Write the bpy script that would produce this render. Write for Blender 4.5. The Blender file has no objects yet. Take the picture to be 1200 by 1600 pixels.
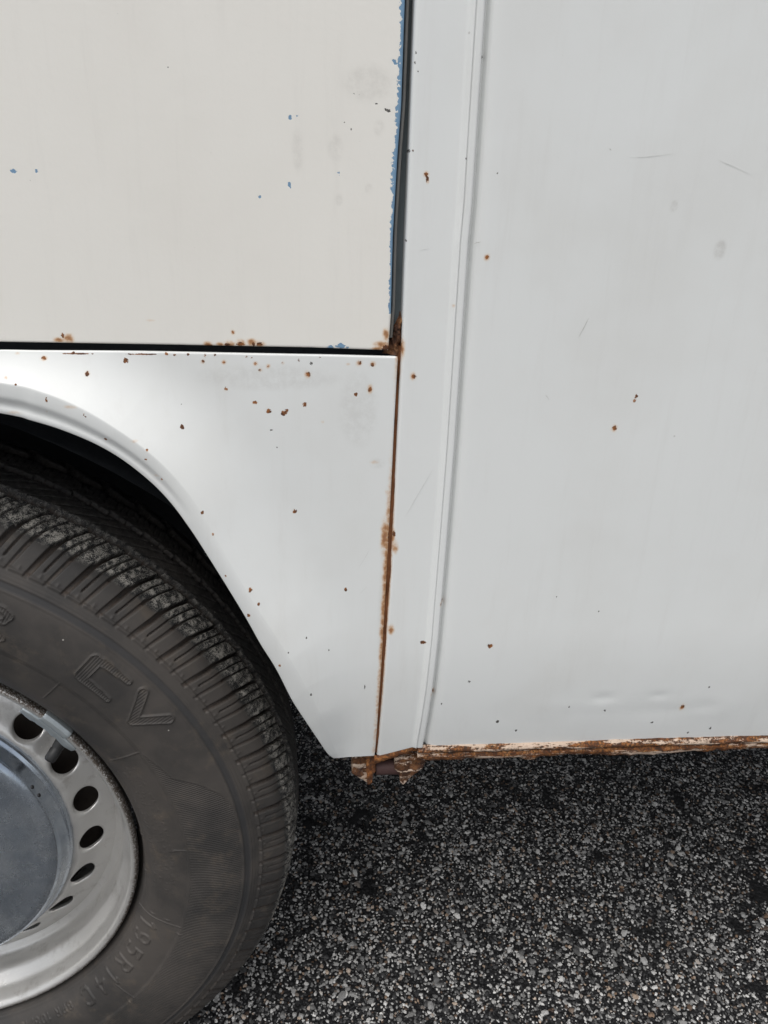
import bpy, math, random
import numpy as np
from mathutils import Matrix, Vector

rng = np.random.default_rng(7)
random.seed(7)
SC = bpy.context.scene
COL = SC.collection
rad = math.radians

# ------------------------------------------------------------------ camera
# world: X along the van (towards its rear), Y into the van, Z up, ground at Z = 0
F_PX = 1250.0                                   # focal length for a 1200 x 1600 frame
_vx = np.array([13070., -25., F_PX]); _vd = np.array([-113., 2820., F_PX])
_X = _vx / np.linalg.norm(_vx)
_D = _vd - _X * (_X @ _vd); _D /= np.linalg.norm(_D)
ROT = np.array([_X, np.cross(_X, _D), -_D])     # rows: world axes seen in camera axes
CAM = np.array([0.0, -0.45195, 0.84095])
cam_d = bpy.data.cameras.new('camera')
cam = bpy.data.objects.new('camera', cam_d); COL.objects.link(cam)
cam_d.sensor_fit = 'VERTICAL'; cam_d.sensor_height = 24.0; cam_d.lens = 24.0 * F_PX / 1600.0
cam_d.clip_start = 0.01; cam_d.clip_end = 2000.0
_m = Matrix.Identity(4)
for _i in range(3):
    _m[_i][0] = ROT[_i, 0]; _m[_i][1] = -ROT[_i, 1]; _m[_i][2] = -ROT[_i, 2]; _m[_i][3] = CAM[_i]
cam.matrix_world = _m
SC.camera = cam

# ------------------------------------------------------------------ sky, sun, exposure (bright overcast)
SUN_EL, SUN_ROT = rad(66), rad(207)
world = bpy.data.worlds.new('World'); SC.world = world; world.use_nodes = True
wn = world.node_tree.nodes; wl = world.node_tree.links
for n in list(wn): wn.remove(n)
w_out = wn.new('ShaderNodeOutputWorld'); w_bg = wn.new('ShaderNodeBackground'); w_sky = wn.new('ShaderNodeTexSky')
w_hsv = wn.new('ShaderNodeHueSaturation')
w_sky.sky_type = 'NISHITA'; w_sky.sun_disc = False
w_sky.sun_elevation = SUN_EL; w_sky.sun_rotation = SUN_ROT
w_sky.air_density = 1.0; w_sky.dust_density = 2.0; w_sky.ozone_density = 1.0
w_hsv.inputs['Saturation'].default_value = 0.25
w_bg.inputs['Strength'].default_value = 0.085
wl.new(w_sky.outputs[0], w_hsv.inputs['Color']); wl.new(w_hsv.outputs[0], w_bg.inputs['Color'])
wl.new(w_bg.outputs[0], w_out.inputs['Surface'])
sun_d = bpy.data.lights.new('sun', 'SUN'); sun_d.energy = 1.5; sun_d.angle = rad(60); sun_d.color = (1.0, 0.97, 0.92)
sun = bpy.data.objects.new('sun', sun_d); COL.objects.link(sun)
_sd = Vector((-0.30, -0.60, 0.0)).normalized() * math.cos(SUN_EL) + Vector((0, 0, math.sin(SUN_EL)))
sun.rotation_euler = (-_sd).to_track_quat('-Z', 'Y').to_euler()
SC.view_settings.view_transform = 'Standard'; SC.view_settings.look = 'None'
SC.view_settings.exposure = 0.80; SC.view_settings.gamma = 1.0; SC.view_settings.use_curve_mapping = False
SC.render.engine = 'CYCLES'
SC.cycles.max_bounces = 6; SC.cycles.diffuse_bounces = 4; SC.cycles.glossy_bounces = 4
SC.cycles.use_denoising = True

# ------------------------------------------------------------------ photo measurements -> places on the real surfaces
def body_y(z):
    """the van's side is flat and tucks in towards its lower edge"""
    z = np.asarray(z, float)
    t = np.clip((0.552 - z) / 0.116, 0, 1.12)
    return 0.012 * t ** 2

def at(u, v, off=0.0):
    """point of the van side (plus an offset in depth) measured at photo position u, v"""
    q = ROT @ np.array([(u - 600.) / F_PX, (v - 800.) / F_PX, 1.0])
    y = 0.0
    for _ in range(12):
        t = (y + off - CAM[1]) / q[1]
        y = 0.6 * y + 0.4 * float(body_y(CAM[2] + t * q[2]))
    p = CAM + (y + off - CAM[1]) / q[1] * q
    return p

def line_xz(pts, off=0.0):
    return np.array([at(u, v, off)[[0, 2]] for u, v in pts])

def smooth(e0, e1, x):
    t = np.clip((x - e0) / (e1 - e0), 0, 1); return t * t * (3 - 2 * t)

def vnoise(x, y, seed=0):
    """smooth 2-D value noise in -1..1"""
    x = np.asarray(x, float); y = np.asarray(y, float)
    xi = np.floor(x).astype(np.int64); yi = np.floor(y).astype(np.int64)
    fx = x - xi; fy = y - yi
    fx = fx * fx * (3 - 2 * fx); fy = fy * fy * (3 - 2 * fy)
    def h(a, b):
        n = (a * 374761393 + b * 668265263 + seed * 974634777) & 0x7fffffff
        n = ((n ^ (n >> 13)) * 1274126177) & 0x7fffffff
        n = (n ^ (n >> 16)) & 0xffff
        return n / 32767.5 - 1.0
    return (h(xi, yi) * (1 - fx) + h(xi + 1, yi) * fx) * (1 - fy) + (h(xi, yi + 1) * (1 - fx) + h(xi + 1, yi + 1) * fx) * fy

def fbm(x, y, seed=0, octv=4):
    a = 0; s = 1.0; tot = 0
    for k in range(octv):
        a = a + s * vnoise(x * 2 ** k, y * 2 ** k, seed + k); tot += s; s *= 0.5
    return a / tot

# ------------------------------------------------------------------ objects
def link(o, parent=None):
    COL.objects.link(o)
    if parent is not None: o.parent = parent
    return o

def mesh_obj(name, verts, faces, mat, parent=None, attrs=None, smooth_shade=True, loc=None):
    me = bpy.data.meshes.new(name)
    verts = np.asarray(verts, np.float32)
    if isinstance(faces, np.ndarray):
        k = faces.shape[1]; nf = len(faces)
        me.vertices.add(len(verts)); me.vertices.foreach_set('co', verts.ravel())
        me.loops.add(nf * k); me.loops.foreach_set('vertex_index', faces.astype(np.int32).ravel())
        me.polygons.add(nf); me.polygons.foreach_set('loop_start', np.arange(0, nf * k, k, dtype=np.int32))
        try: me.polygons.foreach_set('loop_total', np.full(nf, k, np.int32))
        except Exception: pass
        me.update(calc_edges=True)
    else:
        me.from_pydata([tuple(map(float, v)) for v in verts], [], [tuple(map(int, f)) for f in faces]); me.update()
    me.polygons.foreach_set('use_smooth', np.full(len(me.polygons), smooth_shade))
    for an, av in (attrs or {}).items():
        a = me.attributes.new(an, 'FLOAT', 'POINT'); a.data.foreach_set('value', np.asarray(av, np.float32).ravel())
    me.materials.append(mat)
    o = bpy.data.objects.new(name, me)
    if loc is not None: o.location = loc
    return link(o, parent)

def grid_faces(n, m, wrap_i=False, flip=False):
    ii = np.arange(n if wrap_i else n - 1); jj = np.arange(m - 1)
    I, J = np.meshgrid(ii, jj, indexing='ij'); I2 = (I + 1) % n
    f = np.stack([I * m + J, I2 * m + J, I2 * m + J + 1, I * m + J + 1], -1).reshape(-1, 4)
    return f[:, ::-1].copy() if flip else f

def box(name, lo, hi, mat, parent=None):
    x0, y0, z0 = lo; x1, y1, z1 = hi
    v = [(x0, y0, z0), (x1, y0, z0), (x1, y1, z0), (x0, y1, z0), (x0, y0, z1), (x1, y0, z1), (x1, y1, z1), (x0, y1, z1)]
    f = [(0, 3, 2, 1), (4, 5, 6, 7), (0, 1, 5, 4), (1, 2, 6, 5), (2, 3, 7, 6), (3, 0, 4, 7)]
    clean = {'rc': np.full(8, 9.0), 'bl': np.full(8, 9.0), 'dk': np.full(8, 9.0)}     # no chips on these
    return mesh_obj(name, v, f, mat, parent, clean, smooth_shade=False)

# ------------------------------------------------------------------ materials
class G:
    def __init__(s, name):
        s.m = bpy.data.materials.new(name); s.m.use_nodes = True
        s.t = s.m.node_tree; s.b = s.t.nodes['Principled BSDF']
        s.P = s.n('ShaderNodeTexCoord').outputs['Object']
    def n(s, typ, ins=None, **props):
        x = s.t.nodes.new(typ)
        for k, v in props.items(): setattr(x, k, v)
        for k, v in (ins or {}).items(): s.put(x.inputs[k], v)
        return x
    def put(s, sock, v):
        if isinstance(v, bpy.types.NodeSocket): s.t.links.new(v, sock)
        else:
            if hasattr(sock.default_value, '__len__') and len(sock.default_value) == 4 and len(v) == 3: v = (*v, 1)
            sock.default_value = v
    def math(s, op, a, b=0.0, c=None, clamp=False):
        d = {0: a, 1: b}
        if c is not None: d[2] = c
        return s.n('ShaderNodeMath', d, operation=op, use_clamp=clamp).outputs[0]
    def mix(s, f, a, b, mode='MIX'):
        x = s.n('ShaderNodeMix', None, data_type='RGBA', blend_type=mode)
        s.put(x.inputs[0], f); s.put(x.inputs[6], a); s.put(x.inputs[7], b)
        return x.outputs[2]
    def noise(s, scale, detail=3.0, rough=0.55, vec=None, dist=0.0, col=False):
        x = s.n('ShaderNodeTexNoise', {'Vector': vec if vec is not None else s.P, 'Scale': scale, 'Detail': detail, 'Roughness': rough, 'Distortion': dist})
        return x.outputs[1 if col else 0]
    def stretch(s, sc):
        return s.n('ShaderNodeMapping', {'Vector': s.P, 'Scale': sc}).outputs[0]
    def attr(s, name):
        return s.n('ShaderNodeAttribute', None, attribute_name=name).outputs['Fac']
    def ss(s, x, a, b):
        """smooth step of x from a to b"""
        return s.n('ShaderNodeMapRange', {0: x, 1: a, 2: b, 3: 0.0, 4: 1.0}, interpolation_type='SMOOTHSTEP').outputs[0]
    def ramp(s, f, stops):
        x = s.n('ShaderNodeValToRGB', {0: f}); r = x.color_ramp
        while len(r.elements) < len(stops): r.elements.new(0.5)
        for e, (p, c) in zip(r.elements, stops): e.position = p; e.color = (*c, 1)
        return x.outputs[0]
    def bump(s, h, strength, dist, nrm=None):
        d = {'Height': h, 'Strength': strength, 'Distance': dist}
        if nrm is not None: d['Normal'] = nrm
        return s.n('ShaderNodeBump', d).outputs[0]
    def done(s, color=None, rough=None, normal=None, metal=None, spec=None, coat=None):
        for k, v in (('Base Color', color), ('Roughness', rough), ('Normal', normal), ('Metallic', metal), ('Specular IOR Level', spec), ('Coat Weight', coat)):
            if v is not None: s.put(s.b.inputs[k], v)
        return s.m

def paint(name, base, peel=0.12, tint=(0.5, 0.47, 0.42), dirt=0.10):
    g = G(name)
    n_lo = g.noise(7.0, 4, 0.6); n_f = g.noise(700.0, 3, 0.6); n_m = g.noise(260.0, 4, 0.6)
    c = g.mix(g.math('MULTIPLY', g.ss(n_lo, 0.42, 0.72), dirt), base, tint)
    streak = g.noise(30.0, 5, 0.7, g.stretch((3.0, 3.0, 0.22)))
    c = g.mix(g.math('MULTIPLY', g.ss(streak, 0.5, 0.8), dirt * 0.9), c, (0.52, 0.50, 0.47))
    c = g.mix(g.math('MULTIPLY', g.ss(n_f, 0.66, 0.8), 0.10), c, (0.40, 0.37, 0.33))
    # rare tiny chips everywhere
    vor = g.n('ShaderNodeTexVoronoi', {'Vector': g.P, 'Scale': 62.0, 'Randomness': 1.0})
    pick = g.math('GREATER_THAN', g.n('ShaderNodeSeparateColor', {0: vor.outputs['Color']}).outputs[0], 0.93)
    tiny = g.math('MULTIPLY', g.ss(g.math('MULTIPLY_ADD', n_m, 0.03, vor.outputs['Distance']), 0.062, 0.045), pick)
    c = g.mix(g.math('MULTIPLY', tiny, 0.30), c, (0.20, 0.17, 0.14))
    sm = g.math('MULTIPLY', g.attr('sm'), g.ss(g.noise(160.0, 4, 0.7), 0.25, 0.7))
    c = g.mix(sm, c, (0.36, 0.34, 0.31))
    bl = g.ss(g.math('MULTIPLY_ADD', g.math('SUBTRACT', g.noise(520.0, 3, 0.6), 0.5), 2.6, g.attr('bl')), 1.06, 0.94)
    c = g.mix(bl, c, g.mix(n_m, (0.13, 0.235, 0.37), (0.23, 0.38, 0.53)))
    rh = g.math('MULTIPLY', g.attr('rh'), g.math('MULTIPLY_ADD', n_m, 1.7, -0.1))
    c = g.mix(g.math('MULTIPLY', g.ss(rh, 0.06, 0.75), 0.92), c, g.ramp(rh, [(0.0, (0.68, 0.50, 0.26)), (0.35, (0.56, 0.27, 0.055)), (0.85, (0.27, 0.10, 0.028))]))
    rcn = g.math('MULTIPLY_ADD', g.math('ADD', g.math('SUBTRACT', n_f, 0.5), g.math('SUBTRACT', n_m, 0.5)), 1.9, g.attr('rc'))
    rc = g.ss(rcn, 1.08, 0.85)
    c = g.mix(rc, c, g.mix(g.ss(n_m, 0.35, 0.65), (0.085, 0.032, 0.014), (0.34, 0.13, 0.036)))
    dk = g.ss(g.math('MULTIPLY_ADD', g.math('SUBTRACT', g.noise(900.0, 3, 0.6), 0.5), 2.2, g.attr('dk')), 1.08, 0.88)
    c = g.mix(dk, c, (0.075, 0.07, 0.065))
    worn = g.math('MAXIMUM', g.math('MAXIMUM', rc, bl), dk)
    rough = g.math('MULTIPLY_ADD', worn, 0.35, g.math('MULTIPLY_ADD', n_lo, 0.16, 0.34))
    hgt = g.math('MULTIPLY_ADD', worn, -0.25, g.math('MULTIPLY', g.noise(330.0, 2, 0.5), peel))
    hgt = g.math('MULTIPLY_ADD', g.noise(38.0, 2, 0.5), peel * 1.4, hgt)
    hgt = g.math('MULTIPLY_ADD', rc, g.math('MULTIPLY', n_f, 0.7), hgt)
    return g.done(c, rough, g.bump(hgt, 0.6, 0.0006), 0.0, 0.45)

def rust_mat(name, dark=0.5, cream=0.0):
    g = G(name)
    n1 = g.noise(170.0, 5, 0.65); n2 = g.noise(600.0, 4, 0.7); n3 = g.noise(55.0, 4, 0.6)
    c = g.ramp(n1, [(0.28, (0.030, 0.014, 0.009)), (0.42, (0.12, 0.042, 0.016)), (0.55, (0.29, 0.11, 0.032)), (0.70, (0.50, 0.26, 0.10))])
    c = g.mix(g.ss(n2, 0.5 + 0.2 * (1 - dark), 0.45 - 0.2 * dark), c, (0.05, 0.028, 0.018))
    if dark > .9: c = g.mix(g.math('MULTIPLY_ADD', n3, -.6, .95), c, (0.035, 0.022, 0.017))
    if cream > 0:
        lines = g.noise(60.0, 5, 0.65, g.stretch((0.5, 3.0, 4.0)))
        c = g.mix(g.ss(g.math('ADD', lines, g.math('MULTIPLY_ADD', n2, 0.3, -0.15)), 0.60 - 0.25 * cream, 0.66 - 0.25 * cream), c,
                  g.mix(n3, (0.46, 0.33, 0.24), (0.62, 0.51, 0.42)))
    h = g.math('ADD', n1, g.math('MULTIPLY', n2, 0.6))
    return g.done(c, 0.78, g.bump(h, 0.9, 0.0012), 0.0, 0.3)

def rubber_mat(name):
    g = G(name)
    n1 = g.noise(16.0, 4, 0.6); n2 = g.noise(1300.0, 3, 0.75); n3 = g.noise(210.0, 5, 0.7)
    c = g.mix(g.ss(n1, 0.35, 0.68), (0.034, 0.0318, 0.0305), (0.067, 0.059, 0.053))
    c = g.mix(g.math('MULTIPLY', g.ss(g.noise(48.0, 5, 0.7), 0.52, 0.74), 0.55), c, (0.105, 0.085, 0.066))
    low = g.attr('low')                                              # dust caught in the grooves
    c = g.mix(g.math('MULTIPLY', low, g.ss(n3, 0.3, 0.6)), c, (0.068, 0.052, 0.042))
    band = g.attr('band')
    c = g.mix(g.math('MULTIPLY', band, 0.65), c, (0.030, 0.031, 0.034))
    wear = g.attr('wear')
    top = g.math('SUBTRACT', 1.0, low, clamp=True)
    c = g.mix(g.math('MULTIPLY', g.ss(wear, 0.0, 0.25), top), c, (0.020, 0.020, 0.021))
    w1 = g.math('MULTIPLY', g.ss(g.math('MULTIPLY_ADD', n3, 0.75, g.math('MULTIPLY', n2, 0.75)), 0.70, 0.84), wear)
    c = g.mix(g.math('MULTIPLY', w1, top), c, g.mix(n3, (0.24, 0.225, 0.20), (0.62, 0.59, 0.53)))
    speck = g.n('ShaderNodeTexVoronoi', {'Vector': g.P, 'Scale': 75.0})
    sp = g.math('MULTIPLY', g.math('LESS_THAN', speck.outputs['Distance'], 0.05), g.math('GREATER_THAN', g.n('ShaderNodeSeparateColor', {0: speck.outputs['Color']}).outputs[1], 0.93))
    c = g.mix(g.math('MULTIPLY', sp, 0.6), c, (0.5, 0.48, 0.44))
    ridge = g.math('SINE', g.math('MULTIPLY', g.attr('ang'), 860.0))
    h = g.math('MULTIPLY', g.math('MULTIPLY', ridge, 0.26), g.attr('hatch'))
    h = g.math('MULTIPLY_ADD', n3, 0.35, h)
    h = g.math('MULTIPLY_ADD', g.math('MULTIPLY', n2, wear), 1.6, h)
    return g.done(c, g.math('MULTIPLY_ADD', n1, 0.25, 0.48), g.bump(h, 0.7, 0.0007), 0.0, 0.42)

def plain(name, col, rough=0.6, metal=0.0, bump=0.3, scale=300.0, spread=0.25, spec=0.4):
    g = G(name)
    n = g.noise(scale, 4, 0.65); n2 = g.noise(scale * 0.12, 3, 0.6)
    c = g.mix(n2, tuple(x * (1 - spread) for x in col), tuple(min(1, x * (1 + spread)) for x in col))
    return g.done(c, rough, g.bump(n, bump, 0.0006), metal, spec)

def silver_mat(name):
    g = G(name)
    n = g.noise(420.0, 4, 0.7); n2 = g.noise(22.0, 4, 0.6)
    c = g.mix(n2, (0.55, 0.54, 0.525), (0.68, 0.67, 0.65))
    c = g.mix(g.math('MULTIPLY', g.ss(g.noise(70.0, 5, 0.7), 0.52, 0.72), 0.35), c, (0.27, 0.245, 0.22))
    vor = g.n('ShaderNodeTexVoronoi', {'Vector': g.P, 'Scale': 260.0})
    pk = g.math('GREATER_THAN', g.n('ShaderNodeSeparateColor', {0: vor.outputs['Color']}).outputs[0], 0.86)
    sp = g.math('MULTIPLY', g.ss(vor.outputs['Distance'], 0.22, 0.1), pk)
    c = g.mix(g.math('MULTIPLY', sp, 0.5), c, (0.78, 0.76, 0.72))
    chip = g.math('MULTIPLY', g.attr('edge'), g.ss(g.math('ADD', g.math('MULTIPLY', n, 0.5), g.math('MULTIPLY', g.noise(900.0, 2, 0.6), 0.5)), 0.40, 0.52))
    c = g.mix(chip, c, g.mix(g.noise(150.0), (0.09, 0.075, 0.065), (0.20, 0.16, 0.13)))
    h = g.math('MULTIPLY_ADD', sp, 0.8, n)
    return g.done(c, g.math('MULTIPLY_ADD', n2, 0.2, 0.24), g.bump(h, 0.35, 0.0004), 0.70, 0.5)

def chrome_mat(name):
    g = G(name)
    n = g.noise(95.0, 6, 0.72); n2 = g.noise(14.0, 5, 0.65); n3 = g.noise(900.0, 3, 0.7)
    c = g.mix(g.ss(n2, 0.36, 0.66), (0.40, 0.455, 0.53), (0.68, 0.73, 0.79))
    c = g.mix(g.math('MULTIPLY', g.ss(n, 0.50, 0.70), 0.5), c, (0.42, 0.44, 0.47))
    r = g.math('MULTIPLY_ADD', g.ss(n, 0.4, 0.65), 0.2, g.math('MULTIPLY_ADD', n2, 0.16, 0.05))
    return g.done(c, r, g.bump(g.math('MULTIPLY_ADD', n3, 0.4, n), 0.10, 0.0005), 0.95, 0.5)

M_panel = paint('panel_paint', (0.730, 0.742, 0.733), 0.10, dirt=0.17)
M_door = paint('door_paint', (0.790, 0.769, 0.722), 0.17, tint=(0.62, 0.58, 0.52), dirt=0.16)
M_rust = rust_mat('rust', 0.6)
M_sill = rust_mat('rusty_sill', 0.35, 0.47)
M_seam = plain('red_brown_seam_rust', (0.140, 0.054, 0.021), 0.75, 0.0, 1.0, 520.0, 0.8, 0.25)
M_rust_dk = rust_mat('dark_rust', 0.95)
M_crust = rust_mat('crusted_rust', 0.92, 0.42)
M_rust2 = rust_mat('rusty_flange', 0.5, 0.30)
M_tube = plain('old_purple_brown_steel', (0.085, 0.045, 0.042), 0.6, 0.2, 0.8, 500.0, 0.4)
M_rubber = rubber_mat('tyre_rubber')
M_silver = silver_mat('silver_wheel_paint')
M_chrome = chrome_mat('scuffed_chrome')
M_zinc = plain('zinc', (0.40, 0.44, 0.46), 0.42, 0.6, 0.35, 260.0, 0.15)
M_drum = plain('brown_cast_iron', (0.050, 0.040, 0.033), 0.8, 0.1, 0.8, 200.0, 0.4)
M_black = plain('black_rubber', (0.022, 0.022, 0.023), 0.5, 0.0, 0.3)
M_under = plain('underseal', (0.030, 0.034, 0.040), 0.75, 0.0, 0.9, 160.0, 0.4)
M_seal = plain('grey_door_seal', (0.17, 0.165, 0.155), 0.55, 0.0, 0.3)
M_jamb = plain('grey_jamb_paint', (0.20, 0.235, 0.25), 0.5, 0.0, 0.2)
M_glass = plain('dark_window_glass', (0.02, 0.025, 0.028), 0.06, 0.0, 0.0)
M_scr = plain('scratch_grey', (0.40, 0.39, 0.37), 0.7, 0.0, 0.2)
M_scr_f = plain('faint_scratch_grey', (0.64, 0.64, 0.63), 0.6, 0.0, 0.2)

# ------------------------------------------------------------------ ground
def ground_mat():
    g = G('asphalt')
    v = g.n('ShaderNodeTexVoronoi', {'Vector': g.P, 'Scale': 215.0})
    r = g.n('ShaderNodeSeparateColor', {0: v.outputs['Color']}).outputs[0]
    stone = g.ramp(r, [(0.0, (0.014, 0.014, 0.015)), (0.30, (0.03, 0.03, 0.031)), (0.48, (0.12, 0.119, 0.117)), (0.75, (0.28, 0.276, 0.27)), (1.0, (0.60, 0.59, 0.57))])
    c = g.mix(g.ss(v.outputs['Distance'], 0.42, 0.62), stone, (0.010, 0.010, 0.011))
    near = g.attr('stones')                                          # where loose chippings are modelled, the sheet is bitumen only
    c = g.mix(near, c, g.mix(g.noise(60.0, 4), (0.005, 0.005, 0.006), (0.012, 0.012, 0.013)))
    h = g.math('ADD', g.math('MULTIPLY', v.outputs['Distance'], -0.8), g.math('MULTIPLY', g.noise(600.0, 4, 0.7), 0.5))
    return g.done(c, 0.62, g.bump(h, 0.9, 0.003), 0.0, 0.35)

def stone_mat():
    g = G('chippings')
    t = g.attr('tone'); w = g.attr('warm')
    c = g.ramp(t, [(0.0, (0.012, 0.012, 0.013)), (0.26, (0.028, 0.028, 0.030)), (0.44, (0.13, 0.129, 0.128)), (0.70, (0.36, 0.356, 0.35)), (1.0, (0.74, 0.73, 0.71))])
    c = g.mix(w, c, g.mix(t, (0.13, 0.070, 0.040), (0.46, 0.32, 0.21)))
    n = g.noise(1200.0, 3, 0.65)
    c = g.mix(g.math('MULTIPLY', g.ss(n, 0.52, 0.66), 0.55), c, (0.018, 0.018, 0.019))
    return g.done(c, 0.5, g.bump(n, 0.6, 0.0008), 0.0, 0.45)

SX0, SX1, SY0, SY1 = -0.24, 0.84, -0.08, 0.74
xs = np.concatenate([[-400, -60, -12, -4, -1.5], np.arange(SX0 - 0.1, SX1 + 0.11, 0.01), [2.5, 5, 12, 60, 400]])
ys = np.concatenate([[-400, -60, -12, -4, -1.5], np.arange(SY0 - 0.1, SY1 + 0.11, 0.01), [2.5, 5, 12, 60, 400]])
XX, YY = np.meshgrid(xs, ys, indexing='ij')
ins = smooth(0.0, 0.09, np.minimum(np.minimum(XX - SX0, SX1 - XX), np.minimum(YY - SY0, SY1 - YY)) + .03 * fbm(XX * 14, YY * 14, 19, 2))
hollow = 0.0012 * fbm(XX * 9, YY * 9, 3, 3) * ins
road = mesh_obj('asphalt_ground', np.stack([XX, YY, hollow - 0.0004], -1).reshape(-1, 3), grid_faces(len(xs), len(ys)), ground_mat(), attrs={'stones': ins.ravel()})
road['kind'] = 'structure'; road['label'] = 'dark asphalt with pale stone chippings running under the van'

def stones():
    def pts(sp, keep):
        gx = np.arange(SX0, SX1, sp); gy = np.arange(SY0, SY1, sp * 0.88)
        A, B = np.meshgrid(gx, gy, indexing='ij'); A = A + (np.arange(len(gy)) % 2) * sp * 0.5
        A = A.ravel() + rng.uniform(-.42, .42, A.size) * sp; B = B.ravel() + rng.uniform(-.42, .42, B.size) * sp
        k = rng.random(A.size) < keep
        return A[k], B[k]
    a1, b1 = pts(0.0038, 0.95); a2, b2 = pts(0.0044, 0.55)
    r1 = np.exp(rng.normal(math.log(0.0017), 0.33, len(a1))); r2 = np.exp(rng.normal(math.log(0.0012), 0.25, len(a2)))
    a = np.r_[a1, a2]; b = np.r_[b1, b2]; r = np.clip(np.r_[r1, r2] * np.where(rng.random(len(a)) < .012, 1.9, 1.0), 0.0007, 0.0048)
    # leave the darker worn hollows and the place of the tyre thinner
    hole = fbm(a * 26, b * 26, 11, 3)
    rim_d = np.minimum(np.minimum(a - SX0, SX1 - a), np.minimum(b - SY0, SY1 - b)) + .03 * fbm(a * 14, b * 14, 19, 2)
    k = (hole < 0.60) & (rng.random(len(a)) < smooth(-.01, .09, rim_d))
    tone_shift = -0.25 * smooth(0.22, 0.55, hole)
    a, b, r, tone_shift = a[k], b[k], r[k], tone_shift[k]
    n = len(a)
    t = (1 + 5 ** .5) / 2
    iv = np.array([(-1, t, 0), (1, t, 0), (-1, -t, 0), (1, -t, 0), (0, -1, t), (0, 1, t), (0, -1, -t), (0, 1, -t), (t, 0, -1), (t, 0, 1), (-t, 0, -1), (-t, 0, 1)]) / math.sqrt(1 + t * t)
    rx = Matrix.Rotation(0.5536, 3, 'X'); iv = np.array([rx @ Vector(v) for v in iv])
    fc = np.array([(0, 11, 5), (0, 5, 1), (0, 1, 7), (0, 7, 10), (0, 10, 11), (1, 5, 9), (5, 11, 4), (11, 10, 2), (10, 7, 6), (7, 1, 8), (3, 9, 4), (3, 4, 2), (3, 2, 6), (3, 6, 8), (3, 8, 9), (4, 9, 5), (2, 4, 11), (6, 2, 10), (8, 6, 7), (9, 8, 1)])
    fc = fc[[iv[f, 2].mean() > -0.10 for f in fc]]
    used = np.unique(fc); rem = -np.ones(12, int); rem[used] = np.arange(len(used)); fc = rem[fc]; iv = iv[used]; m = len(used)
    V = iv[None] * (1 + rng.uniform(-.30, .30, (n, m, 1)))
    V = V * np.stack([rng.uniform(.8, 1.35, n), rng.uniform(.7, 1.0, n), rng.uniform(.45, .75, n)], -1)[:, None, :]
    tx = rng.normal(0, .22, n); V[..., 2] += V[..., 0] * tx[:, None] + V[..., 1] * rng.normal(0, .22, n)[:, None]
    V[..., 2] = np.where(V[..., 2] > 0.42, 0.42 + (V[..., 2] - 0.42) * 0.4, V[..., 2])   # rolled flat on top
    th = rng.uniform(0, 6.28, n); cs, sn = np.cos(th)[:, None], np.sin(th)[:, None]
    x = V[..., 0] * cs - V[..., 1] * sn; y = V[..., 0] * sn + V[..., 1] * cs
    P = np.stack([x * r[:, None] + a[:, None], y * r[:, None] + b[:, None], V[..., 2] * r[:, None] + (rng.uniform(-.35, .15, n) * r + 0.0012 * fbm(a * 9, b * 9, 3, 3))[:, None]], -1)
    Fc = (fc[None] + (np.arange(n) * m)[:, None, None]).reshape(-1, 3)
    tone = np.clip(rng.beta(0.95, 1.1, n) + tone_shift, 0, 1); warm = (rng.random(n) < 0.09) * rng.uniform(.25, .85, n)
    o = mesh_obj('stone_chippings', P.reshape(-1, 3), Fc, stone_mat(), road, {'tone': np.repeat(tone, m), 'warm': np.repeat(warm, m)}, smooth_shade=False)
    o['kind'] = 'stuff'
stones()

# ------------------------------------------------------------------ the van
van = bpy.data.objects.new('delivery_van', None); COL.objects.link(van)
van['label'] = 'old white van with rusty seams, cream door and silver steel wheel on asphalt'
van['category'] = 'van'

WX, WZ = -0.3331, 0.322                          # axle of the front wheel seen in the photo

# measured outline of the wheel arch: inner edge, crest of the flare, how far the crest stands out
IN = [(0, 642), (52, 654), (104, 670), (160, 694), (208, 724), (256, 764), (296, 812), (340, 880), (385, 954), (410, 999), (435, 1040), (460, 1090), (485, 1130), (502, 1157), (514, 1176), (523, 1184.5)]
CR = [(0, 598), (62, 612), (124, 637), (182, 671), (232, 707), (275, 749), (312, 799), (352, 869), (400, 949), (428, 991), (455, 1034), (479, 1076), (501, 1117), (513, 1142), (522, 1166), (530, 1184.5)]
FL = [.0122, .0136, .0154, .0168, .0173, .0174, .0175, .0176, .0176, .0172, .0164, .0146, .0115, .0076, .0036, .0006]

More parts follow.
